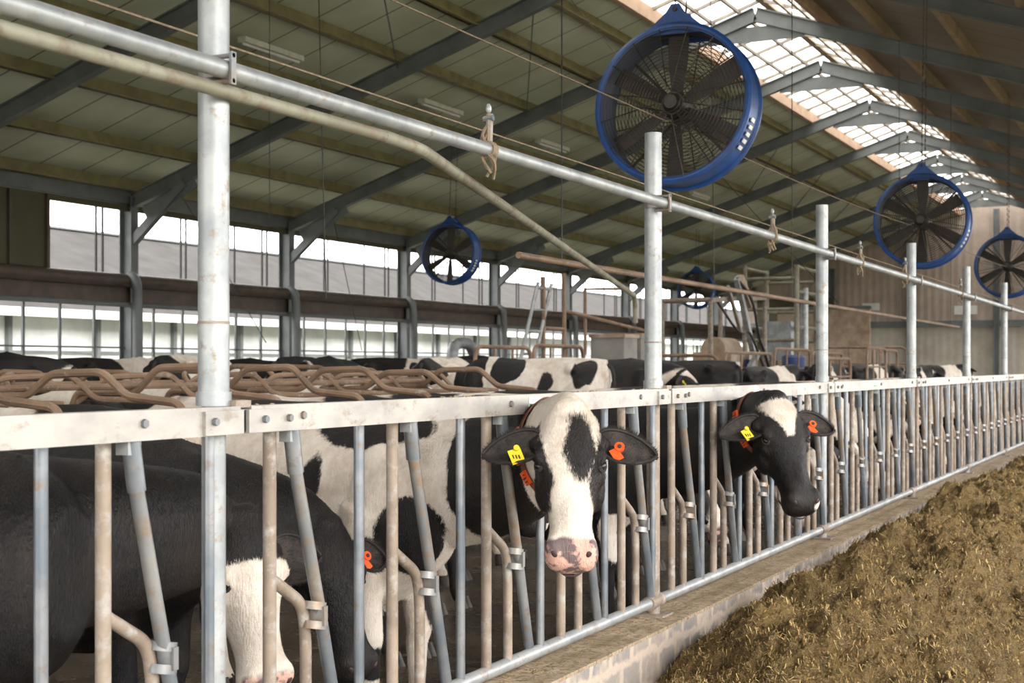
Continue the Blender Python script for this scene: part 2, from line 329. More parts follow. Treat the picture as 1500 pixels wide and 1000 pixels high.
# ---------------------------------------------------------------- feed fence
XF=-2.5; PY=3.24; PS=3.57; RT=1.45; RB=.41
e=empty('feed_fence')
bp=MB(); br_=MB(); bt=MB()
for k in range(-3,9):
    y=PY+PS*k
    bp.tube([(XF-.005,y,1.50),(XF-.005,y,2.785)],.044,'galv',20); bp.tube([(XF-.005,y,.34),(XF-.005,y,1.52)],.034,'dusty' if k%2 else 'galv',16)
    bp.tube([(XF-.005,y,1.49),(XF-.005,y,1.53)],.050,'galv',20)
    bp.tube([(XF-.005,y,1.72),(XF-.005,y,1.728)],.0455,'dusty',20)
    bp.box((XF-.005,y,.346),(.16,.16,.012),'dusty')
    bp.tube([(XF,y,2.40),(XF,y,2.44)],.049,'mixtube',18)
    for z in(2.385,2.455): bp.tube([(XF+.03,y-.06,z),(XF+.110,y-.06,z)],.007,'mixtube',8)
    bp.box((XF+.106,y-.06,2.42),(.008,.022,.09),'mixtube'); bp.box((XF+.05,y-.06,2.42),(.06,.02,.04),'mixtube')
    y2=y+PS
    br_.box((XF+.045,(y+.07+y2+.03)/2,RT),(.05,PS-.05,.078),'rail')
    br_.box((XF+.045,y+.045,RT),(.03,.06,.06),'bluetube')
    br_.box((XF+.075,y+.16,RT-.004),(.012,.22,.066),'rail'); br_.box((XF+.075,y-.06,RT-.004),(.012,.17,.066),'rail')
    for dy in(.24,.12,-.11): br_.tube([(XF+.078,y+dy,RT),(XF+.094,y+dy,RT)],.011,'mixtube',6)
    br_.box((XF+.03,y+.045,RT+.045),(.07,.07,.02),'dusty')
    br_.tube([(XF,y,RB),(XF,y2,RB)],.027,'galv',14); br_.tube([(XF,y-.09,RB),(XF,y+.09,RB)],.036,'dusty',14)
    br_.tube([(XF,y,.345),(XF,y,RB)],.03,'galv',10)
    for j in range(5):
        a=y+.26+.714*j
        bt.tube([(XF,a,RB),(XF,a,RT-.03)],.0205,'dusty',12)
        c_=a+.50 if j<4 else a+.43
        bt.tube([(XF,c_,RB),(XF,c_,RT-.03)],.0175,'bluetube',12)
        w=.02*math.sin(j*3+k)
        bt.tube([(XF+.035,a+.06,RT-.03),(XF+.035,a+.085,1.28)],.025,'bluetube',12)
        bt.tube([(XF+.035,a+.08,1.30),(XF+.035,a+.215+w,.84)],.0205,'mixtube',12); bt.tube([(XF+.035,a+.215+w,.84),(XF+.035,a+.32+w,RB+.05)],.0205,'bluetube',12)
        bt.tube(bend([(XF,a,.97),(XF,a+.17,.87),(XF,a+.19,.76),(XF,a+.19,RB)],.07),.019,'dusty',10)
        for z in(.80,.86): bt.tube([(XF+.02,a+.20,z-.012),(XF+.02,a+.205,z+.012)],.040,'mixtube',14)
        bt.box((XF+.02,a+.205,.83),(.09,.02,.06),'mixtube')
        bt.box((XF+.03,a+.06,RT-.05),(.04,.05,.05),'galv')
        if j in(0,2,4): br_.tube([(XF+.07,a+.07,RT+.005),(XF+.08,a+.07,RT+.005)],.012,'mixtube',6)
bp.obj('posts',e); br_.obj('rails',e); bt.obj('headlock_tubes',e)
b=MB()
for y in(5.22,8.4,11.9): b.box((XF+.0715,y,RT+.004),(.003,.11,.05),'white'); b.box((XF+.0735,y+.0,RT-.008),(.003,.10,.018),'green')
b.obj('stickers',e,False)
b=MB()
for i in range(500):
    y=random.uniform(2.4,14); dx=random.uniform(-.02,.02)
    if noise.noise(V((y*2.5,0,0)))<.15: continue
    p=V((XF+.045+dx,y,RT+.040)); b.ell(p,(.006,random.uniform(.006,.016),.004),'curbtop',n=5,k=3)
b.obj('rail_dirt',e)
e=empty('overhead_pipe')
b=MB(); b.tube([(XF+.075,-7,2.42),(XF+.075,30,2.42)],.026,'galv',14); 
b.tube([(XF+.06,-7,2.362),(XF+.06,4.1,2.364)],.021,'lichen',10)
for y in(-2,1.9): b.tube([(XF+.07,y,2.40),(XF+.07,y+.04,2.40)],.045,'galv',12)
b.tube(bend([(XF+.06,4.05,2.364),(XF+.05,4.32,2.36),(-4.6,12.03,2.24),(-4.62,12.1,2.0)],.12),.022,'lichen',12)
b.tube([(-4.6,9.6,2.435),(-4.6,31,2.435)],.026,'stall',10)
for y in(10.4,17.5,24.5,30): b.tube([(-4.6,y,2.43),(-4.6,y,rh(-4.6))],.006,'wire',5)
b.obj('pipes',e)
b=MB()
for y in(4.8,8.75,11.3,13.2,16.5):
    b.tube([(XF+.075,y,2.40),(XF+.078,y+.004,2.555)],.014,'dusty',8)
    for q in range(7):
        a=random.uniform(0,6.28); r=.035
        b.tube(smoothpath([(XF+.075,y,2.52-q*.012),(XF+.075+r*math.cos(a),y+r*math.sin(a),2.47-q*.01),(XF+.075+r*math.cos(a+1.5),y+r*math.sin(a+1.5),2.42-q*.008),(XF+.075+.02*math.cos(a+3),y+.03*math.sin(a+3),2.36-q*.008)]),.006,'rope',5)
    b.tube([(XF+.075,y-.02,2.42),(XF+.075,y+.02,2.42)],.034,'rope',10)
    b.ell((XF+.075,y,2.575),(.012,.012,.02),'galv',n=8,k=6); b.tube([(XF+.055,y,2.535),(XF+.095,y,2.54)],.012,'bluetube',8)
b.obj('hooks',e)
b=MB()
def sag(a,c,s,n=14): 
    a=V(a);c=V(c); return [a.lerp(c,i/n)-V((0,0,s*4*(i/n)*(1-i/n))) for i in range(n+1)]
b.tube(sag((-3.0,-5,2.72),(-3.0,32,2.72),.03,30),.0045,'rope',5); b.tube(sag((-3.45,-5,3.36),(-3.45,9.8,3.36),.03),.005,'rope',5); b.tube(sag((-3.45,9.8,3.36),(-3.3,18.8,3.4),.05),.005,'rope',5); b.tube(sag((-3.3,18.8,3.4),(-3.3,28.7,3.5),.05),.005,'rope',5)
b.tube(sag((-13.2,24.5,3.8),(-14,42.5,3.9),.1),.006,'wire',5)
b.tube(sag((-9,20.4,rh(-9)),(-4.6,20,2.5),.1),.005,'wire',5); b.tube(sag((-11,15.4,rh(-11)),(-11,15.4,3.2),0),.005,'wire',5)
b.tube(sag((-7,10.4,rh(-7)),(-6.9,10.5,2.2),0),.005,'wire',5); b.tube(sag((-5,15.4,rh(-5)),(-5,15.6,2.5),0),.005,'wire',5)
b.tube(sag((-16.5,20.4,4.7),(-14.0,19.5,2.0),0),.008,'wire',5); b.tube(sag((-16.5,25.4,4.7),(-14.0,22.5,1.9),0),.008,'wire',5)
b.obj('overhead_cables')
# ---------------------------------------------------------------- fans
def fan_mesh():
    R=.575; D=.28; obs=[]
    b=MB(); n=64
    prof=[(R-.03,-D/2),(R,-D/2-.01),(R+.022,-D/2),(R+.022,-D/2+.02),(R+.004,-D/2+.03),(R+.004,D/2-.03),(R+.022,D/2-.02),(R+.022,D/2),(R,D/2+.01),(R-.03,D/2),(R-.012,D/2-.03),(R-.012,-D/2+.03)]
    vs=[];fs=[];fi=[];m=len(prof)
    for i in range(n):
        a=2*math.pi*i/n
        for r,y in prof: vs.append((r*math.cos(a),y,r*math.sin(a)))
    for i in range(n):
        for j in range(m): (fi if j in(9,10) else fs).append((i*m+j,i*m+(j+1)%m,((i+1)%n)*m+(j+1)%m,((i+1)%n)*m+j))
    b.add(vs,fs,'fanblue'); b.add(vs,fi,'faninner')
    for y in(-D/2+.02,D/2-.02):
        b.add([(-.26,y-.006,R*.89),(.26,y-.006,R*.89),(.07,y-.006,R+.10),(.03,y-.006,R+.16),(-.03,y-.006,R+.16),(-.07,y-.006,R+.10),
               (-.26,y+.006,R*.89),(.26,y+.006,R*.89),(.07,y+.006,R+.10),(.03,y+.006,R+.16),(-.03,y+.006,R+.16),(-.07,y+.006,R+.10)],
              [(5,4,3,2,1,0),(6,7,8,9,10,11)]+[(i,(i+1)%6,6+(i+1)%6,6+i) for i in range(6)],'fanblue')
    b.box((0,0,R+.08),(.14,D-.05,.015),'fanblue'); b.tube([(0,-D/2,R+.12),(0,D/2,R+.12)],.018,'wire')
    for q in range(5): b.box((.592*math.cos(-.25-q*.09),-.02,.592*math.sin(-.25-q*.09)),(.008,.07,.028),'white',Matrix.Rotation(.25+q*.09,3,'Y'))
    obs.append(('drum',b))
    b=MB()
    for yy,sg in((-D/2,-1),(D/2,1)):
        for i in range(1,20):
            r=.06+(R-.08)*i/19; 
            b.tube([(r*math.cos(t*2*math.pi/40),yy+sg*.06*(1-(r/R)**2),r*math.sin(t*2*math.pi/40)) for t in range(40)],.0026,'wire',4,closed=True)
        for i in range(16):
            a=2*math.pi*(i+.5)/16
            b.tube([(r*math.cos(a),yy+sg*.06*(1-(r/R)**2),r*math.sin(a)) for r in(.1,.25,.4,.5,R-.005)],.0045,'wire',4)
    obs.append(('guard',b))
    b=MB()
    b.tube([(0,-.12,0),(0,-.05,0),(0,.12,0)],[.085,.10,.10],'fanblade',20); b.tube([(0,-.17,0),(0,-.12,0)],[.05,.075],'wire',16)
    for i in range(4):
        a=math.pi/4+i*math.pi/2; b.tube([(.09*math.cos(a),.13,.09*math.sin(a)),((R-.01)*math.cos(a),.13,(R-.01)*math.sin(a))],.012,'wire',6)
    for i in range(6):
        Rm=Matrix.Rotation(2*math.pi*i/6,3,'Y'); vs=[];fs=[];ns=8
        for s_ in range(ns+1):
            t=s_/ns; r=.09+t*(R-.13); w=.04+.035*math.sin(min(1,t*1.3)*math.pi/2); tw=math.radians(35-18*t)
            for side in(-1,1):
                for th in(-.003,.003):
                    vs.append(Rm@V((side*w*math.cos(tw),side*w*math.sin(tw)*.8-.02+th,r)))
        for s_ in range(ns):
            o=s_*4; p=o+4
            for q in((0,1,5,4),(2,6,7,3),(0,4,6,2),(1,3,7,5)): fs.append(tuple(o+x for x in q))
        fs.append((0,2,3,1)); fs.append((ns*4,ns*4+1,ns*4+3,ns*4+2)); b.add(vs,fs,'fanblade')
    obs.append(('rotor',b)); return obs
FM=[(n,b.obj(n)) for n,b in fan_mesh()]
FMd=[(n,o.data) for n,o in FM]
for n,o in FM: bpy.data.objects.remove(o)
for (x,y,z,t) in((-3.45,9.9,3.50,-5),(-3.2,18.6,3.45,-4),(-3.3,28.3,3.5,-4),(-3.3,38,3.5,-4),(-13.2,24.5,3.8,-4),(-14.2,42.5,4.0,-4)):
    e=empty('barn_fan',(x,y,z),(math.radians(t),0,0))
    for n,d in FMd:
        o=bpy.data.objects.new(n,d); S.collection.objects.link(o); o.parent=e
    b=MB()
    for dy in(-.12,.12):
        h=rh(x)+.2-z; p=[(0,dy,.72+i*.05) for i in range(int((h-.72)/.05))]
        b.tube([p[0],p[-1]],.004,'wire',5)
        for i,q in enumerate(p[:30]): b.ell(q,(.010 if i%2 else .004,.004 if i%2 else .010,.026),'wire',n=6,k=4)
    b.obj('hanging_chains',e)
# ---------------------------------------------------------------- silage
def hs(L,y):
    if y<5.3: return -.05
    t=(2.33-L)/1.7
    prof=.14+.04*min(1,max(0,(y-8)/4))+.36*math.sin(max(0,min(1,t*1.05))*math.pi)-.14*t
    if t>.85: prof-= (t-.85)*1.5
    prof*=min(1,(y-5.3)/1.3)
    p=V((L*1.0,y*1.0,0))
    n=.17*noise.noise(p*1.5)+.13*noise.noise(p*3.5+V((5,5,5)))+.075*noise.noise(p*8)+.038*noise.noise(p*19)+.026*noise.noise(p*41)+.016*noise.noise(p*80)
    n+=.07*abs(noise.noise(p*5+V((9,1,2))))
    return max(-.03,prof+n) if t>.9 else prof+n*min(1,.4+max(0,t)*3)*min(1,(y-5.3)/.8)
b=MB(); ys=[];y=5.3
while y<52: ys.append(y); y+=.011 if y<9 else (.018 if y<13 else (.04 if y<22 else .12))
nx=140
vs=[]
for y in ys:
    for i in range(nx+1):
        L=2.33-i/nx*2.05; vs.append((-L,y,hs(L,y)))
fs=[(j*(nx+1)+i,j*(nx+1)+i+1,(j+1)*(nx+1)+i+1,(j+1)*(nx+1)+i) for j in range(len(ys)-1) for i in range(nx)]
b.add(vs,fs,'silage'); sil=b.obj('silage_feed_pile')
b=MB()
for i in range(170000):
    u=random.random(); y=5.6+u*u*15; L=random.uniform(.35,2.31); z=hs(L,y)
    if z<.0: z=.0
    l=random.uniform(.005,.022)*(1+.05*y); w=random.uniform(.0008,.0019)*(1+.06*y); a=random.uniform(0,6.28); t=random.uniform(-.4,1.2)
    d=V((math.cos(a)*math.cos(t),math.sin(a)*math.cos(t),math.sin(t)))*l; s_=V((-math.sin(a),math.cos(a),random.uniform(-.5,.5)))*w
    c=V((-L,y,z+.004)); b.add([c-d*.3-s_,c-d*.3+s_,c+d+s_,c+d-s_],[(0,1,2,3)],random.choice(('straw','silage','strawd')))
b.obj('loose_straw',sil,False)
b=MB()
for i in range(5000):
    y=random.uniform(3.5,16); x=-2.65+random.random()*.30; c=V((x,y,.343)); a=random.uniform(0,6.28); d=V((math.cos(a),math.sin(a),.1))*random.uniform(.005,.016); s_=V((-math.sin(a),math.cos(a),0))*.002
    b.add([c-d-s_,c-d+s_,c+d+s_,c+d-s_],[(0,1,2,3)],'straw' if random.random()<.5 else 'strawd')
b.obj('spilled_feed_bits',bpy.data.objects['feed_curb'],smooth=False)
# ---------------------------------------------------------------- cubicles
def cubicles(xa,xb,ya,yb,name):
    b=MB(); s=1 if xb>xa else -1; W=abs(xb-xa)
    P=lambda u,z,y:(xa+s*u*W,y,z)
    y=ya
    while y<yb:
        j=random.uniform(-.03,.03)
        b.tube(bend([P(0,.3,y),P(0,1.15,y),P(.06,1.38+j,y),P(.34,1.40,y),P(.44,1.57+j,y),P(.66,1.58+j,y),P(.76,1.40,y),P(.97,1.36,y),P(1.02,1.1,y),P(.95,.85,y),P(.72,.78,y),P(.55,.6,y),P(.3,.55,y),P(0,.6,y)],.06),.029,'stall',8)
        b.tube(bend([P(.04,1.30,y),P(.16,1.52,y+.12),P(.30,1.54,y+.5),P(.36,1.36,y+.62),P(.50,1.34,y+1.1)],.06),.024,'stall',8)
        y+=1.12
    b.tube([P(.32,1.45,ya-.1),P(.32,1.45,yb)],.024,'stall',8); b.tube([P(0,1.2,ya-.1),P(0,1.2,yb)],.026,'stall',8)
    o=b.obj(name)
    b=MB(); b.box(((xa+xb)/2,(ya+yb)/2,F2+.05),(W+.1,yb-ya+.4,.12),'cubicle'); q=b.obj('bed',smooth=False); q.parent=o
cubicles(-8.1,-6.0,3.0,13.2,'cubicle_dividers'); cubicles(-8.3,-10.4,5,16.0,'cubicle_dividers'); cubicles(-16.9,-14.8,12,46,'cubicle_dividers'); cubicles(-8.3,-10.4,38,56,'cubicle_dividers')
# ---------------------------------------------------------------- gates & milking equipment
def gate(x0,y0,x1,y1,h,name='steel_gate',rows=4):
    b=MB(); a=V((x0,y0,0)); c=V((x1,y1,0)); d=(c-a).normalized(); L=(c-a).length
    at=lambda u,z:a+d*u+V((0,0,z))
    b.tube(bend([at(0,F2),at(0,h),at(L,h),at(L,F2)],.2,8),.03,'stall',8)
    for i in range(1,rows): b.tube([at(.0,h*i/rows+.1),at(L,h*i/rows+.1)],.018,'stall',8)
    for u in(L*.33,L*.66): b.tube([at(u,F2),at(u,h)],.02,'stall',8)
    b.obj(name)
gate(-9,17.4,-9,19.2,1.88); gate(-9,19.3,-9,21.2,1.92); gate(-7.5,24,-7.5,27,1.85); gate(-7.5,27.2,-7.5,30,1.95); gate(-7.5,30.2,-7.5,33,1.9); gate(-9.5,23.95,-7.6,23.95,1.8); gate(-7.0,34,-7.0,37,2.0); gate(-9,37.2,-6.8,37.2,2.1); gate(-6.2,25.5,-6.2,28,1.75); gate(-6.4,30.5,-6.4,32.5,2.0)
b=MB()
for dy in(0,.5): b.tube([(-9.2,19.0+dy,1.2),(-9.2,19.9+dy,2.9)],.03,'galv',8)
for t in(.15,.35,.55,.75,.95): b.tube([(-9.2,19.0+.9*t,1.2+1.7*t),(-9.2,19.5+.9*t,1.2+1.7*t)],.022,'galv',8)
b.tube([(-9.2,20.1,F2),(-9.2,20.1,3.0)],.035,'stall',8); b.tube([(-9.2,20.9,F2),(-9.2,20.9,3.1)],.035,'stall',8); b.tube([(-9.2,20.1,2.2),(-9.2,20.9,2.2)],.03,'stall',8)
b.tube([(-9.2,20.9,2.5),(-9.2,25.5,2.2)],.03,'stall',8)
b.obj('tilted_ladder_frame')
b=MB(); b.box((-9,22.55,1.70),(.6,.62,.8),'conc'); b.box((-9,23.42,1.73),(.6,.75,.8),'conc'); b.box((-9,22.55,2.12),(.66,.68,.06),'beige'); b.box((-9,23.42,2.15),(.66,.8,.06),'beige')
for y in(22.3,23.7): b.box((-9,y,.75),(.5,.1,1.10),'frame')
b.tube([(-9.3,22.0,1.8),(-9.3,22.0,2.9),(-8.9,23,2.95)],.03,'stall',8); b.obj('concrete_feed_bins',smooth=False)
e=empty('milking_robot')
b=MB(); b.box((-9,28.6,1.45),(.8,1.3,.9),'beige'); b.tube([(-9,28.0,1.95),(-9,29.2,1.95)],.26,'beige',20); b.box((-9,28.6,.6),(.7,1.2,.8),'frame'); b.box((-8.55,28.2,1.5),(.05,.5,.4),'white'); b.box((-8.55,29.0,1.6),(.05,.4,.3),'bluedrum'); b.obj('housing',e)
b=MB()
for (y,z) in((26.6,2.9),(30.4,3.1)): b.tube([(-8.6,y,F2),(-8.6,y,z)],.05,'dusty',10); b.tube([(-9.6,y,F2),(-9.6,y,z)],.05,'dusty',10); b.tube([(-8.6,y,z),(-9.6,y,z)],.05,'dusty',10)
b.beam((-8.6,26.6,2.9),(-8.6,30.4,3.1),.08,.08,'dusty'); b.beam((-8.5,28,3.4),(-8.5,29.2,1.9),.10,.13,'galv'); b.beam((-8.5,28.2,3.4),(-8.5,28.9,2.9),.14,.2,'beige'); b.beam((-8.4,29.2,1.9),(-8.4,28.3,1.4),.1,.12,'galv')
b.beam((-8.5,27.4,3.2),(-8.5,28.3,2.3),.06,.08,'dusty')
b.tube(smoothpath([(-8.5,28,3.4),(-8.3,28.5,3.0),(-8.3,28.9,2.2),(-8.4,29.6,2.0),(-8.4,30.2,1.4)],2),.03,'black',8)
b.tube(smoothpath([(-8.6,27,2.9),(-8.3,27.6,2.2),(-8.3,28.2,2.4),(-8.4,29.6,1.6)],2),.025,'black',8)
b.obj('arm_and_frame',e)
b=MB()
for y in(31.6,33.4):
    for x in(-9.4,-8.2): b.tube([(x,y,F2),(x,y,3.9)],.06,'lichen',10)
    for z in(2.2,2.9,3.6): b.tube([(-9.4,y,z),(-8.2,y,z)],.04,'lichen',8)
for x in(-9.4,-8.2):
    for z in(2.5,3.3,3.85): b.tube([(x,31.6,z),(x,33.4,z)],.04,'lichen',8)
b.box((-8.8,32.5,2.2),(.6,.5,.9),'galv'); b.tube([(-8.2,32.3,2.0),(-8.2,32.3,3.4)],.09,'galv',12); b.obj('tower_frame',e)
b=MB()
for y in(30.2,): b.tube([(-7.9,y,F2),(-7.9,y,1.0),(-7.9,y,1.80),(-7.9,y,1.85)],[.24,.26,.26,.2],'bluedrum',16)
b.obj('blue_drum')
b=MB(); b.tube(smoothpath([(-14,26,F2),(-14,26,1.9),(-14,26.2,2.1),(-14,26.8,2.1),(-14,27,1.9)],2),.12,'galv',12); b.obj('bent_vent_pipe')
# ---------------------------------------------------------------- cows
def loft(b,rings,mat='fur',n=20,p=2.3,topn=.18):
    vs=[];fs=[]
    for (c,sd,up,hw,hh) in rings:
        for k in range(n):
            a=2*math.pi*k/n; ca,sa=math.cos(a),math.sin(a)
            x=math.copysign(abs(ca)**(2/p),ca)*hw; z=math.copysign(abs(sa)**(2/p),sa)*hh
            x*=1-topn*max(0,sa)**2
            vs.append(V(c)+V(sd)*x+V(up)*z)
    m=len(rings)
    for i in range(m-1):
        for k in range(n): fs.append((i*n+k,i*n+(k+1)%n,(i+1)*n+(k+1)%n,(i+1)*n+k))
    fs.append(tuple(range(n))[::-1]); fs.append(tuple((m-1)*n+k for k in range(n)))
    b.add(vs,fs,mat)
def face_A(x,y,z):
    w=.096-.20*max(0,x-.06) if x<.27 else .054+.16*(x-.27)
    w=max(.050,w); v=min(w-abs(y-.002), z+.135) if x<.42 else .05
    if x<.05: v=max(v,min(.095-abs(y),z+.14))
    k=1-math.sqrt(((x-.14)/.125)**2+((y-.030)/.050)**2)
    return min(v,-k*.045) if z>-.09 else v
def face_B(x,y,z):
    w=.082-.42*max(0,x-.03); v=min(w-abs(y), .20-x, x+.01,z+.12)
    k=.03-math.sqrt((x-.53)**2+(y-.06)**2+(z+.10)**2)
    return max(v,k)
def face_C(x,y,z): return min(.12-abs(y), x-.13)
def face_D(x,y,z): return -.05
def face_E(x,y,z): return .03-abs(y) if x<.42 else .03
FACES=dict(A=face_A,B=face_B,C=face_C,D=face_D,E=face_E)
PINK={'A':.475,'B':9,'C':.50,'D':9,'E':.49}
HW=1.17
def build_cow(name,loc,yaw,poll=None,hyaw=0,hpitch=55,hroll=0,hs_=1.0,pat=None,face='D',voxel=.02,collar=None,tags='yo',lying=False,seed=0,ctrl=None,warp=.10,link=True,sc=1.0,weight=True,hair=False):
    Mw=Matrix.Translation(loc)@Matrix.Rotation(yaw,4,'Z')@Matrix.Scale(sc,4)
    Mi=Mw.inverted()
    pl=Mi@V(poll); hy=hyaw-yaw; hs_=hs_/sc
    R=(Matrix.Rotation(hy,4,'Z')@Matrix.Rotation(math.radians(hpitch),4,'Y')@Matrix.Rotation(hroll,4,'X'))
    H=Matrix.Translation(pl)@R@Matrix.Scale(hs_,4); Hi=H.inverted()
    dz=-.50 if lying else 0
    b=MB()
    X=V((1,0,0));Y=V((0,1,0));Z=V((0,0,1))
    body=[(-1.03,1.20,.07,.07),(-1.0,1.18,.15,.15),(-.93,1.14,.215,.215),(-.80,1.09,.265,.285),(-.62,1.05,.275,.335),(-.42,.985,.305,.40),(-.2,.95,.335,.43),(.02,.945,.345,.44),(.22,.955,.325,.44),(.40,.985,.28,.42),(.54,1.02,.235,.36),(.65,1.03,.19,.29),(.72,1.04,.13,.20)]
    loft(b,[((x,0,z+dz),Y,Z,w,h) for x,z,w,h in body],n=28,p=2.35,topn=.30)
    b.tube([(-1.0,0,1.345+dz),(-.55,0,1.365+dz),(0,0,1.345+dz),(.35,0,1.375+dz),(.55,0,1.34+dz)],[.05,.055,.05,.055,.05],'fur',8)
    for s in(-1,1):
        b.ell((-.66,s*.225,1.29+dz),(.08,.06,.07),'fur'); b.ell((-1.0,s*.11,1.22+dz),(.06,.05,.07),'fur')
        b.ell((.45,s*.20,.98+dz),(.13,.09,.32),'fur',Matrix.Rotation(math.radians(14),3,'Y'))
        if not lying:
            b.tube([(.46,s*.18,1.0),(.40,s*.19,.80),(.41,s*.175,.62),(.43,s*.165,.43),(.42,s*.16,.38),(.425,s*.155,.2),(.43,s*.155,.12),(.46,s*.155,.05)],[.14,.115,.075,.058,.05,.038,.045,.05],'fur',12)
            b.tube([(-.82,s*.15,1.1),(-.72,s*.19,.95),(-.64,s*.20,.78),(-.76,s*.18,.62),(-.90,s*.165,.50),(-.885,s*.16,.42),(-.85,s*.155,.22),(-.84,s*.155,.13),(-.80,s*.155,.05)],[.17,.19,.155,.105,.062,.052,.04,.045,.05],'fur',12)
        else:
            b.tube([(.40,s*.22,.45),(.62,s*.27,.16),(.30,s*.28,.08),(.18,s*.27,.07)],[.13,.07,.05,.04],'fur',10)
            b.tube([(-.7,s*.25,.45),(-.25,s*.38,.25),(-.6,s*.42,.1),(-.3,s*.44,.07)],[.2,.13,.07,.045],'fur',10)
    if not lying: b.ell((-.52,0,.62),(.21,.16,.16),'fur')
    p0=V((.42,0,1.09+dz)); p3=H@V((.035,0,-.115)); 
    if ctrl: p1=Mi@V(ctrl)
    else: p1=V((.78,(p3.y)*.35,(p3.z+1.12+dz)*.5+.02))
    hb=(R.to_3x3()@V((-1,0,-.35))).normalized()
    p2=p3+hb*.12
    rings=[];cp=[]
    for i in range(11):
        t=i/10; q=p0*(1-t)**3+p1*3*t*(1-t)**2+p2*3*t*t*(1-t)+p3*t**3
        cp.append(q)
    for i,q in enumerate(cp):
        t=i/10; T=(cp[min(i+1,10)]-cp[max(i-1,0)]).normalized(); sd=Z.cross(T)
        if sd.length<.2: sd=Y.copy()
        sd.normalize(); 
        if i>=7: sd=sd.lerp((R.to_3x3()@Y),(i-6)/4).normalized()
        up=T.cross(sd); rings.append((q,sd,up,(.19*(1-t)+.095*t),.31*(1-t)**1.2+.145*(1-(1-t)**1.2)))
    loft(b,rings,n=20,p=2.1,topn=.25)
    R3=R.to_3x3()
    hr=[(-.055,-.085,.05,.05),(-.03,-.09,.078,.082),(.02,-.10,.094,.105),(.08,-.108,.104,.117),(.14,-.118,.110,.125),(.185,-.124,.109,.126),(.23,-.126,.097,.118),(.29,-.124,.080,.101),(.35,-.120,.067,.086),(.41,-.118,.063,.078),(.45,-.115,.070,.072),(.49,-.116,.083,.069),(.525,-.121,.082,.063),(.552,-.127,.066,.050),(.565,-.132,.04,.03)]
    loft(b,[(H@V((x,0,z)),(R3@Y)*hs_*HW,(R3@Z)*hs_,w,h) for x,z,w,h in hr],n=24,p=2.6,topn=.12)
    def he(c,r,mat='fur',Rl=None,bb=None,**k): (bb or b).ell(H@V((c[0],c[1]*HW,c[2])),tuple(a*hs_ for a in r),mat,R3@(Rl or Matrix.Identity(3)),**k)
    he((-.03,0,-.03),(.05,.065,.045)); 
    for s in(-1,1):
        he((.160,s*.094,-.038),(.040,.022,.022)); he((.215,s*.075,-.172),(.10,.042,.07)); he((.495,s*.050,-.078),(.044,.034,.034)); he((.09,s*.095,-.085),(.04,.04,.035))
        he((.218,s*.096,-.088),(.034,.02,.012)); he((.51,s*.045,-.150),(.045,.034,.03))
    he((.480,0,-.188),(.062,.050,.033)); he((.36,0,-.045),(.10,.032,.020))
    ob=b.obj('tmp',smooth=False)
    md=ob.modifiers.new('r','REMESH'); md.mode='VOXEL'; md.voxel_size=voxel
    m2=ob.modifiers.new('s','SMOOTH'); m2.factor=.5; m2.iterations=4
    dg=bpy.context.evaluated_depsgraph_get(); dg.update(); me=bpy.data.meshes.new_from_object(ob.evaluated_get(dg)); bpy.data.objects.remove(ob)
    me.materials.clear(); me.materials.append(M['fur']); me.polygons.foreach_set('use_smooth',[True]*len(me.polygons)); me.polygons.foreach_set('material_index',[0]*len(me.polygons))
    base,blobs=pat; ff=FACES[face]; pa=[];pk=[]; off=V((seed*7.3,seed*3.1,seed*1.7)); hd=[]
    for v in me.vertices:
        p=v.co; h=Hi@p
        if h.x>-.05 and h.x<.62 and abs(h.y)<.18 and -.30<h.z<.06:
            hd.append(h.x)
            val=ff(h.x,h.y/HW+.010*noise.noise(h*14+off),h.z); pk.append(min(h.x-PINK[face]+.2*min(0,h.z+.10)*-1,1)+.012*noise.noise(h*30) if PINK[face]<1 else -1)
        else:
            hd.append(-1)
            q=V(p)+noise.noise_vector(p*3+off)*warp+noise.noise_vector(p*9+off)*warp*.25
            if lying: q.z+=.5
            if base=='n':
                val=(noise.noise(V((p.x*1.3,p.y*1.3,p.z*1.6))+off)-blobs)*.25
            else:
                val=base*.15
                for sg,c,r in blobs:
                    d=math.sqrt(((q.x-c[0])/r[0])**2+((q.y-c[1])/r[1])**2+((q.z-c[2])/r[2])**2); k=(1-d)*min(r)
                    val=max(val,k) if sg>0 else min(val,-k)
            pk.append(-1)
        pa.append(val)
    a=me.attributes.new('pat','FLOAT','POINT'); a.data.foreach_set('value',pa); a=me.attributes.new('pink','FLOAT','POINT'); a.data.foreach_set('value',pk)
    parts=[('body',me)]
    if hair:
        hv=[];hf=[];ha=[];rnd=random.Random(seed)
        fh=R3@V((-1,0,0)); 
        for i,v in enumerate(me.vertices):
            if hd[i]>.46: continue
            if hd[i]<0 and v.co.x<-.6: continue
            n_=v.normal; fl=fh if hd[i]>=0 else V((-.5,0,-.8))
            for rep in range(3 if hd[i]>=0 else 2):
                t=fl-n_*fl.dot(n_)
                if t.length<.05: continue
                t.normalize(); w=n_.cross(t)
                t=(t+w*rnd.uniform(-.35,.35)).normalized()
                L=rnd.uniform(.008,.017)*(1.0 if hd[i]<0 or hd[i]>.06 else 1.9)
                o=v.co+t*rnd.uniform(-.5,.5)*voxel+w*rnd.uniform(-.6,.6)*voxel
                k=len(hv); hv+=[tuple(o-w*.0011),tuple(o+w*.0011),tuple(o+t*L+n_*L*rnd.uniform(.12,.38))]; hf.append((k,k+1,k+2)); ha+=[pa[i]+rnd.uniform(-.004,.004)]*3
        hm=bpy.data.meshes.new('hair'); hm.from_pydata(hv,[],hf); hm.materials.append(M['fur'])
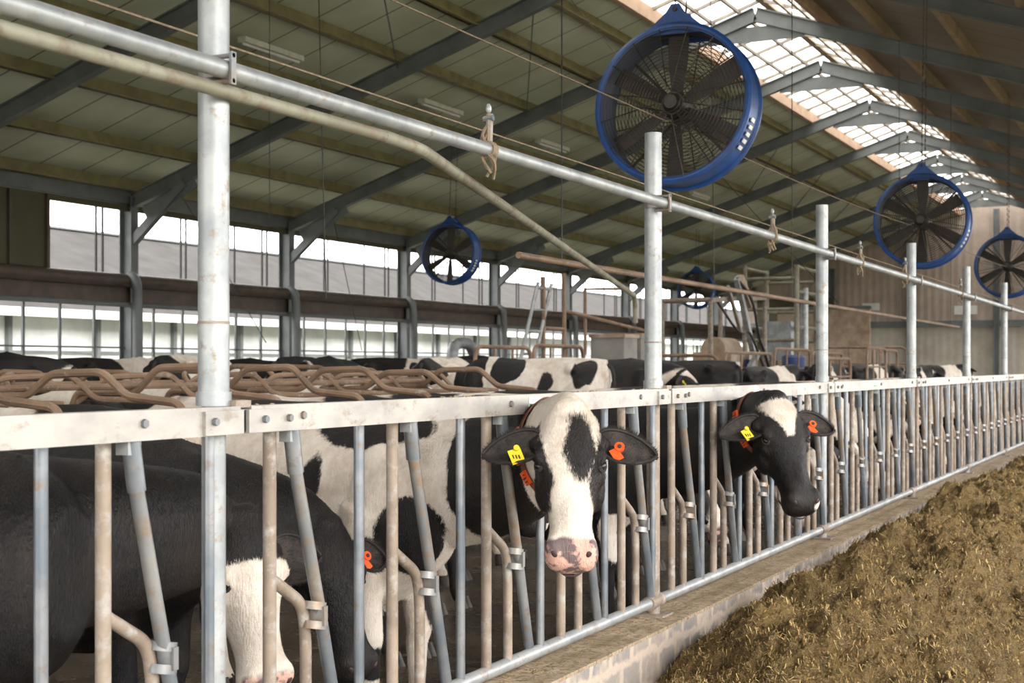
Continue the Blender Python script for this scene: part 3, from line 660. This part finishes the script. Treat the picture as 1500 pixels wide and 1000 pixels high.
        a=hm.attributes.new('pat','FLOAT','POINT'); a.data.foreach_set('value',ha); a=hm.attributes.new('pink','FLOAT','POINT'); a.data.foreach_set('value',[-1.0]*len(hv))
        parts.append(('short_coat_hair',hm))
    d=MB()
    for s in(-1,1):
        he((.187,s*.094,-.057),(.021,.018,.018),'eye',bb=d); 
        for rr_,oo in((.0235,0),(.026,-.003)):
            ring=[H@(V((.187,s*.099*HW,-.050))+Matrix.Rotation(-s*.75,3,'X')@V((rr_*math.cos(t),rr_*.72*math.sin(t),oo))) for t in [2*math.pi*i/16 for i in range(16)]]
            d.tube(ring,.0045*hs_,'blackhair',6,closed=True)
        he((.522,s*.052,-.072),(.019,.013,.016),'nostril',Matrix.Rotation(s*-.6,3,'Z')@Matrix.Rotation(.5,3,'Y'),bb=d)
        he((.512,s*.068,-.088),(.012,.008,.012),'nostril',bb=d)
    mouth=[H@V((.572-.11*(abs(t)**2.2),t*.073*HW,-.160-.006*abs(t))) for t in [i/8-1 for i in range(17)]]
    d.tube(mouth,.004*hs_,'nostril',6)
    parts.append(('eyes_and_nose',d))
    d=MB()
    for s in(-1,1):
        nu,nv=12,10; vs=[];Lr=.228
        for lay in(0,1):
            for iu in range(nu+1):
                u=iu/nu; w=.060*math.sin(math.pi*min(1,(u*.93+.07))**.85)**.7+.006
                for iv in range(nv+1):
                    q=iv/nv*2-1; cup=.042*(q*q)*(1-.5*u)*min(1,u*3+.5)
                    P=V((.095+q*w+.02*u, s*(.09+Lr*u), -.095-.035*u*u-.01*u+cup+(0 if lay else .009)))
                    vs.append(H@P)
        fs=[];m=(nu+1)*(nv+1)
        for iu in range(nu):
            for iv in range(nv):
                a0=iu*(nv+1)+iv; fs.append((a0,a0+1,a0+nv+2,a0+nv+1))
        d.add(vs[:m],fs,'innerear')
        d.add(vs[m:],[f[::-1] for f in fs],'blackhair')
        rim=[vs[iu*(nv+1)] for iu in range(nu+1)]+[vs[nu*(nv+1)+iv] for iv in range(1,nv)]+[vs[iu*(nv+1)+nv] for iu in range(nu,-1,-1)]
        d.tube(rim,.0065*hs_,'blackhair',6)
        if hair:
            rnd=random.Random(seed+3)
            for q in range(900):
                iu=rnd.randint(0,nu-1); iv=rnd.choice((0,0,nv,nv,rnd.randint(0,nv))); P=vs[iu*(nv+1)+iv].lerp(vs[(iu+1)*(nv+1)+iv],rnd.random())
                dr=(R3@V((rnd.uniform(-.5,.5)+(-.6 if iv==0 else (.6 if iv==nv else 0)),s*rnd.uniform(.0,.9),rnd.uniform(.1,.8)))).normalized()*rnd.uniform(.012,.026); w=dr.cross(R3@Z).normalized()*.0009
                d.add([P-w,P+w,P+dr],[(0,1,2)],'blackhair' if rnd.random()<.7 else 'innerear')
        d.ell(H@V((.09,s*.10,-.09)),(.035*hs_,.04*hs_,.03*hs_),'blackhair',R3)
        if 'y' in tags and s==-1:
            c=V((.145,s*.195,-.062)); Rl=Matrix.Rotation(.35,3,'Z')
            d.box(H@c,(.060*hs_,.048*hs_,.003),'yellow',R3@Rl); d.tube([H@(c+V((-.03,0,-.002))),H@(c+V((-.03,0,.012)))],.011*hs_,'yellow',10)
            for k in(-1,0,1): d.box(H@(c+V((.004,k*.011,.003))),(.016*hs_,.004,.002),'black',R3@Rl)
        if 'o' in tags and s==1:
            c=V((.105,s*.18,-.075)); d.tube([H@c,H@(c+V((0,0,.014)))],.019*hs_,'orange',14); d.box(H@(c+V((.03,-.012,.008))),(.05*hs_,.034*hs_,.003),'orange',R3@Matrix.Rotation(.5,3,'Z')); d.tube([H@(c+V((0,0,.014))),H@(c+V((0,0,.018)))],.008*hs_,'black',10)
    parts.append(('ears',d))
    d=MB()
    if not lying:
        for s in(-1,1):
            for cx,cy in((.485,.155),(-.775,.155)):
                for k in(-1,1):
                    vs=[];n=8
                    for zz,r in((0,.036),(.075,.026)):
                        for i in range(n): a=2*math.pi*i/n; vs.append((cx+(r*1.45*math.cos(a))-(.02 if zz else 0),s*cy+k*.027+r*.72*math.sin(a),zz))
                    d.add(vs,[(i,(i+1)%n,n+(i+1)%n,n+i) for i in range(n)]+[tuple(range(n))[::-1],tuple(range(n,2*n))],'hoof')
        d.tube(smoothpath([(-1.0,0,1.33),(-1.07,0,1.28),(-1.09,.02,.95),(-1.08,.03,.62),(-1.07,.03,.4)],2),.022,'blackhair',8)
        d.tube([(-1.08,.03,.66),(-1.075,.03,.45),(-1.07,.03,.3)],[.02,.045,.012],'blackhair',8)
    else: d.tube(smoothpath([(-1.0,0,.83),(-1.08,0,.7),(-1.12,.1,.2),(-1.0,.3,.06)],2),.022,'blackhair',8)
    parts.append(('hooves_and_tail',d))
    if collar is not None:
        d=MB(); i=collar; q,sd,up,w,h=rings[i]; T=(rings[i+1][0]-rings[i-1][0]).normalized()
        n=40
        vs=[]
        for k in range(n):
            a=2*math.pi*k/n; ca,sa=math.cos(a),math.sin(a)
            rad=sd*(ca*(w+.008))*(1-.22*max(0,sa)**2)+up*(sa*(h+(.010 if sa<0 else .0)))
            for dd,ex in((-.018,1),(.018,1),(.018,1.03),(-.018,1.03)): vs.append(q+rad*ex+T*dd)
        fs=[]
        for k in range(n):
            j=(k+1)%n
            for c in range(4): fs.append((k*4+c,k*4+(c+1)%4,j*4+(c+1)%4,j*4+c))
        d.add(vs,fs,'collar')
        for t in(-.045,.03,.105):
            a=math.radians(180)+t*5.5
            for sgn in(1,-1):
                aa=a if sgn==1 else math.pi-a
                rad=sd*(math.cos(aa)*(w+.018))+up*(math.sin(aa)*(h+.020)); nrm=(sd*math.cos(aa)/w+up*math.sin(aa)/h).normalized(); tg=T.cross(nrm).normalized()
                Rb=Matrix((T,tg,nrm)).transposed(); c=q+rad; d.box(c,(.046,.056,.010),'orange',Rb)
                d.box(c+nrm*.006,(.026,.006,.002),'black',Rb); d.box(c+nrm*.006+tg*.014,(.022,.005,.002),'black',Rb); d.box(c+nrm*.006-tg*.014+T*.006,(.010,.005,.002),'black',Rb)
        if weight: c=q-up*(h+.06); d.ell(c,(.03,.035,.055),'bluetube',Matrix((T,sd,up)).transposed()); d.tube([q-up*(h),c],.012,'bluetube')
        parts.append(('collar',d))
    res=[]
    for n_,x in parts:
        if isinstance(x,MB):
            o=x.obj(n_); dta=o.data; bpy.data.objects.remove(o); res.append((n_,dta))
        else: res.append((n_,x))
    if link: place(res,name,loc,yaw,sc)
    return res
def place(res,name,loc,yaw,sc=1):
    e=empty(name,loc,(0,0,yaw),sc)
    for n_,dta in res:
        o=bpy.data.objects.new(n_,dta); S.collection.objects.link(o); o.parent=e
    return e
rad=math.radians
patA=(1,[(-1,(.70,-.22,.86),(.15,.2,.20)),(-1,(1.02,0,1.20),(.25,.4,.38)),(-1,(.40,-.12,1.36),(.30,.3,.10)),(-1,(.19,-.32,1.09),(.055,.2,.16)),(-1,(.62,.25,.6),(.2,.15,.3)),(-1,(-.85,0,.75),(.2,.4,.2)),(-1,(.42,-.15,.36),(.1,.1,.07)),(-1,(-.2,.35,1.1),(.3,.2,.3)),(-1,(-.3,-.3,.75),(.12,.2,.12))])
build_cow('holstein_cow',(-3.58,5.42,FL),rad(-10),poll=(-2.09,4.80,1.430),hyaw=rad(-65),hpitch=58,hs_=1.01,pat=patA,face='A',voxel=.012,collar=6,ctrl=(-2.46,5.50,1.08),seed=1,warp=.05,weight=False,hair=True)
patB=(-1,[(1,(-.3,0,.6),(.3,.3,.2)),(1,(.5,-.2,.55),(.1,.2,.18))])
build_cow('holstein_cow',(-3.65,8.18,FL),rad(-3),poll=(-2.11,7.76,1.410),hyaw=rad(-43),hpitch=57,hroll=rad(4),hs_=1.12,pat=patB,face='B',voxel=.013,collar=7,ctrl=(-2.5,8.28,1.00),seed=2,warp=.05,hair=True)
patC=(-1,[(1,(.35,-.3,1.15),(.12,.2,.07)),(1,(1.2,.1,.60),(.14,.3,.2))])
build_cow('holstein_cow',(-3.60,2.98,FL),rad(12),poll=(-2.86,3.90,1.08),hyaw=rad(-22),hpitch=68,pat=patC,face='C',voxel=.014,seed=3,warp=.04,tags='',sc=.97,hair=True)
patD=(-1,[(1,(.75,.1,.72),(.12,.2,.14)),(1,(-.5,0,.6),(.3,.3,.2))])
build_cow('holstein_cow',(-4.02,4.25,FL),rad(3),poll=(-2.98,4.60,.98),hyaw=rad(-15),hpitch=66,pat=patD,face='D',voxel=.016,seed=4,warp=.05,tags='o',sc=.97,hair=True)
patW=(1,[(-1,(.55,0,1.2),(.22,.5,.5)),(-1,(.1,.2,1.3),(.18,.4,.18)),(-1,(-.35,-.1,1.1),(.14,.5,.2)),(-1,(-.8,.2,1.25),(.12,.3,.2)),(-1,(-.1,.3,.8),(.3,.2,.3))])
build_cow('holstein_cow',(-7.3,15.3,F2),rad(186),poll=(-8.5,15.2,1.25),hyaw=rad(186),hpitch=50,pat=patW,face='E',voxel=.02,seed=8,warp=.08,sc=1.07)
T=[]
T.append(build_cow('x',(0,0,0),0,poll=(1.12,0,1.38),hyaw=0,hpitch=38,pat=('n',.05),face='E',voxel=.028,seed=11,link=False))
T.append(build_cow('x',(0,0,0),0,poll=(1.05,.05,.95),hyaw=.1,hpitch=60,pat=('n',-.08),face='A',voxel=.028,seed=23,link=False))
T.append(build_cow('x',(0,0,0),0,poll=(1.08,-.1,1.25),hyaw=-.3,hpitch=45,pat=('n',.22),face='B',voxel=.028,seed=31,link=False))
T.append(build_cow('x',(0,0,0),0,poll=(1.0,.1,.8),hyaw=.2,hpitch=62,pat=('n',.02),face='C',voxel=.028,seed=47,link=False))
T.append(build_cow('x',(0,0,0),0,poll=(1.05,0,.95),hyaw=0,hpitch=30,pat=('n',.18),face='D',voxel=.035,seed=53,link=False,lying=True))
T.append(build_cow('x',(0,0,0),0,poll=(1.0,.15,.9),hyaw=.4,hpitch=35,pat=('n',.05),face='E',voxel=.035,seed=67,link=False,lying=True))
# cows queuing behind the fence, heads kept on the barn side
for (i,x,y,a,s) in((2,-4.35,6.75,-4,1),(1,-4.2,9.35,3,1),(0,-4.35,10.5,-5,1),(3,-4.15,11.7,2,1),(2,-4.3,12.9,-3,1),(1,-4.2,14.1,3,1),(3,-4.2,15.4,0,1),(0,-4.4,16.7,4,1),(2,-4.3,18.0,-2,1),(3,-4.2,19.3,0,1),(1,-4.2,21.4,2,1),(2,-4.3,22.5,-3,1),(3,-4.2,25.1,2,1),(0,-4.35,26.5,2,1)):
    place(T[i],'holstein_cow',(x,y,FL),rad(a),s)
build_cow('holstein_cow',(-3.6,23.8,FL),0,poll=(-2.1,23.6,1.4),hyaw=rad(-60),hpitch=60,pat=('n',.2),face='B',voxel=.03,seed=5,ctrl=(-2.7,23.9,1.1))
for (i,x,y,a,s) in((2,-7.4,18.2,10,1.07),(2,-7.6,21.6,175,1.07),(0,-6.9,24.7,80,1.0),(2,-6.9,29,90,1.05),(0,-6.9,33.0,80,1.03),(2,-7,36.5,100,1.03),(2,-7,40,85,1.03),(0,-7,44,60,1.03),
    (2,-11.6,8.5,85,1.10),(2,-11.8,11.2,80,1.10),(2,-12.9,12.6,95,1.08),(1,-11.5,14.6,100,1.10),(2,-11.6,17.4,95,1.10),(2,-12.9,17,60,1.08),(0,-11.4,20,20,1.10),(0,-13,21,170,1.08),(2,-12.2,23,170,1.08),(2,-11,25.0,10,1.08),(2,-13,25.4,80,1.08),(1,-9.2,17.0,100,1.08),(2,-10.4,21.0,80,1.08),(2,-12.8,30,90,1.07),(0,-12.5,27.6,80,1.07),(2,-11.5,33,90,1.07),(2,-12.9,9.8,85,1.08),(0,-13,14.8,85,1.08)):
    place(T[i],'holstein_cow',(x,y,F2),rad(a),s)
k=0
for (xa,y0,y1,a) in((-7.1,3.6,13.2,180),(-9.3,5.6,16,0),(-15.9,13,45,180),(-9.3,39,55,0)):
    y=y0
    while y<y1:
        k+=1
        if (k*7)%5!=0: place(T[4+(k%3==0)],'holstein_cow',(xa,y,F2+.11),rad(a+random.uniform(-6,6)),1.15)
        y+=1.12
# ---------------------------------------------------------------- light
w=bpy.data.worlds.new('overcast_sky'); S.world=w; w.use_nodes=True; nt=w.node_tree; bg=nt.nodes['Background']
bg.inputs[0].default_value=(1.0,.98,.975,1); bg.inputs[1].default_value=7.2
sl=bpy.data.lights.new('sun','SUN'); sl.energy=3; sl.angle=rad(30); sl.color=(1,.92,.82); so=bpy.data.objects.new('sun',sl); S.collection.objects.link(so)
so.rotation_euler=V((-.80,.42,-.36)).to_track_quat('-Z','Y').to_euler()
# ---------------------------------------------------------------- camera
cam=bpy.data.cameras.new('camera'); co=bpy.data.objects.new('camera',cam); S.collection.objects.link(co); S.camera=co
co.location=(0,0,1.6); A=math.atan(1010/2083.33); co.rotation_euler=(rad(90),0,A); cam.lens=50; cam.sensor_width=36; cam.shift_y=37/1500; cam.clip_end=500
cam.dof.use_dof=True; cam.dof.focus_distance=6.0; cam.dof.aperture_fstop=5.6
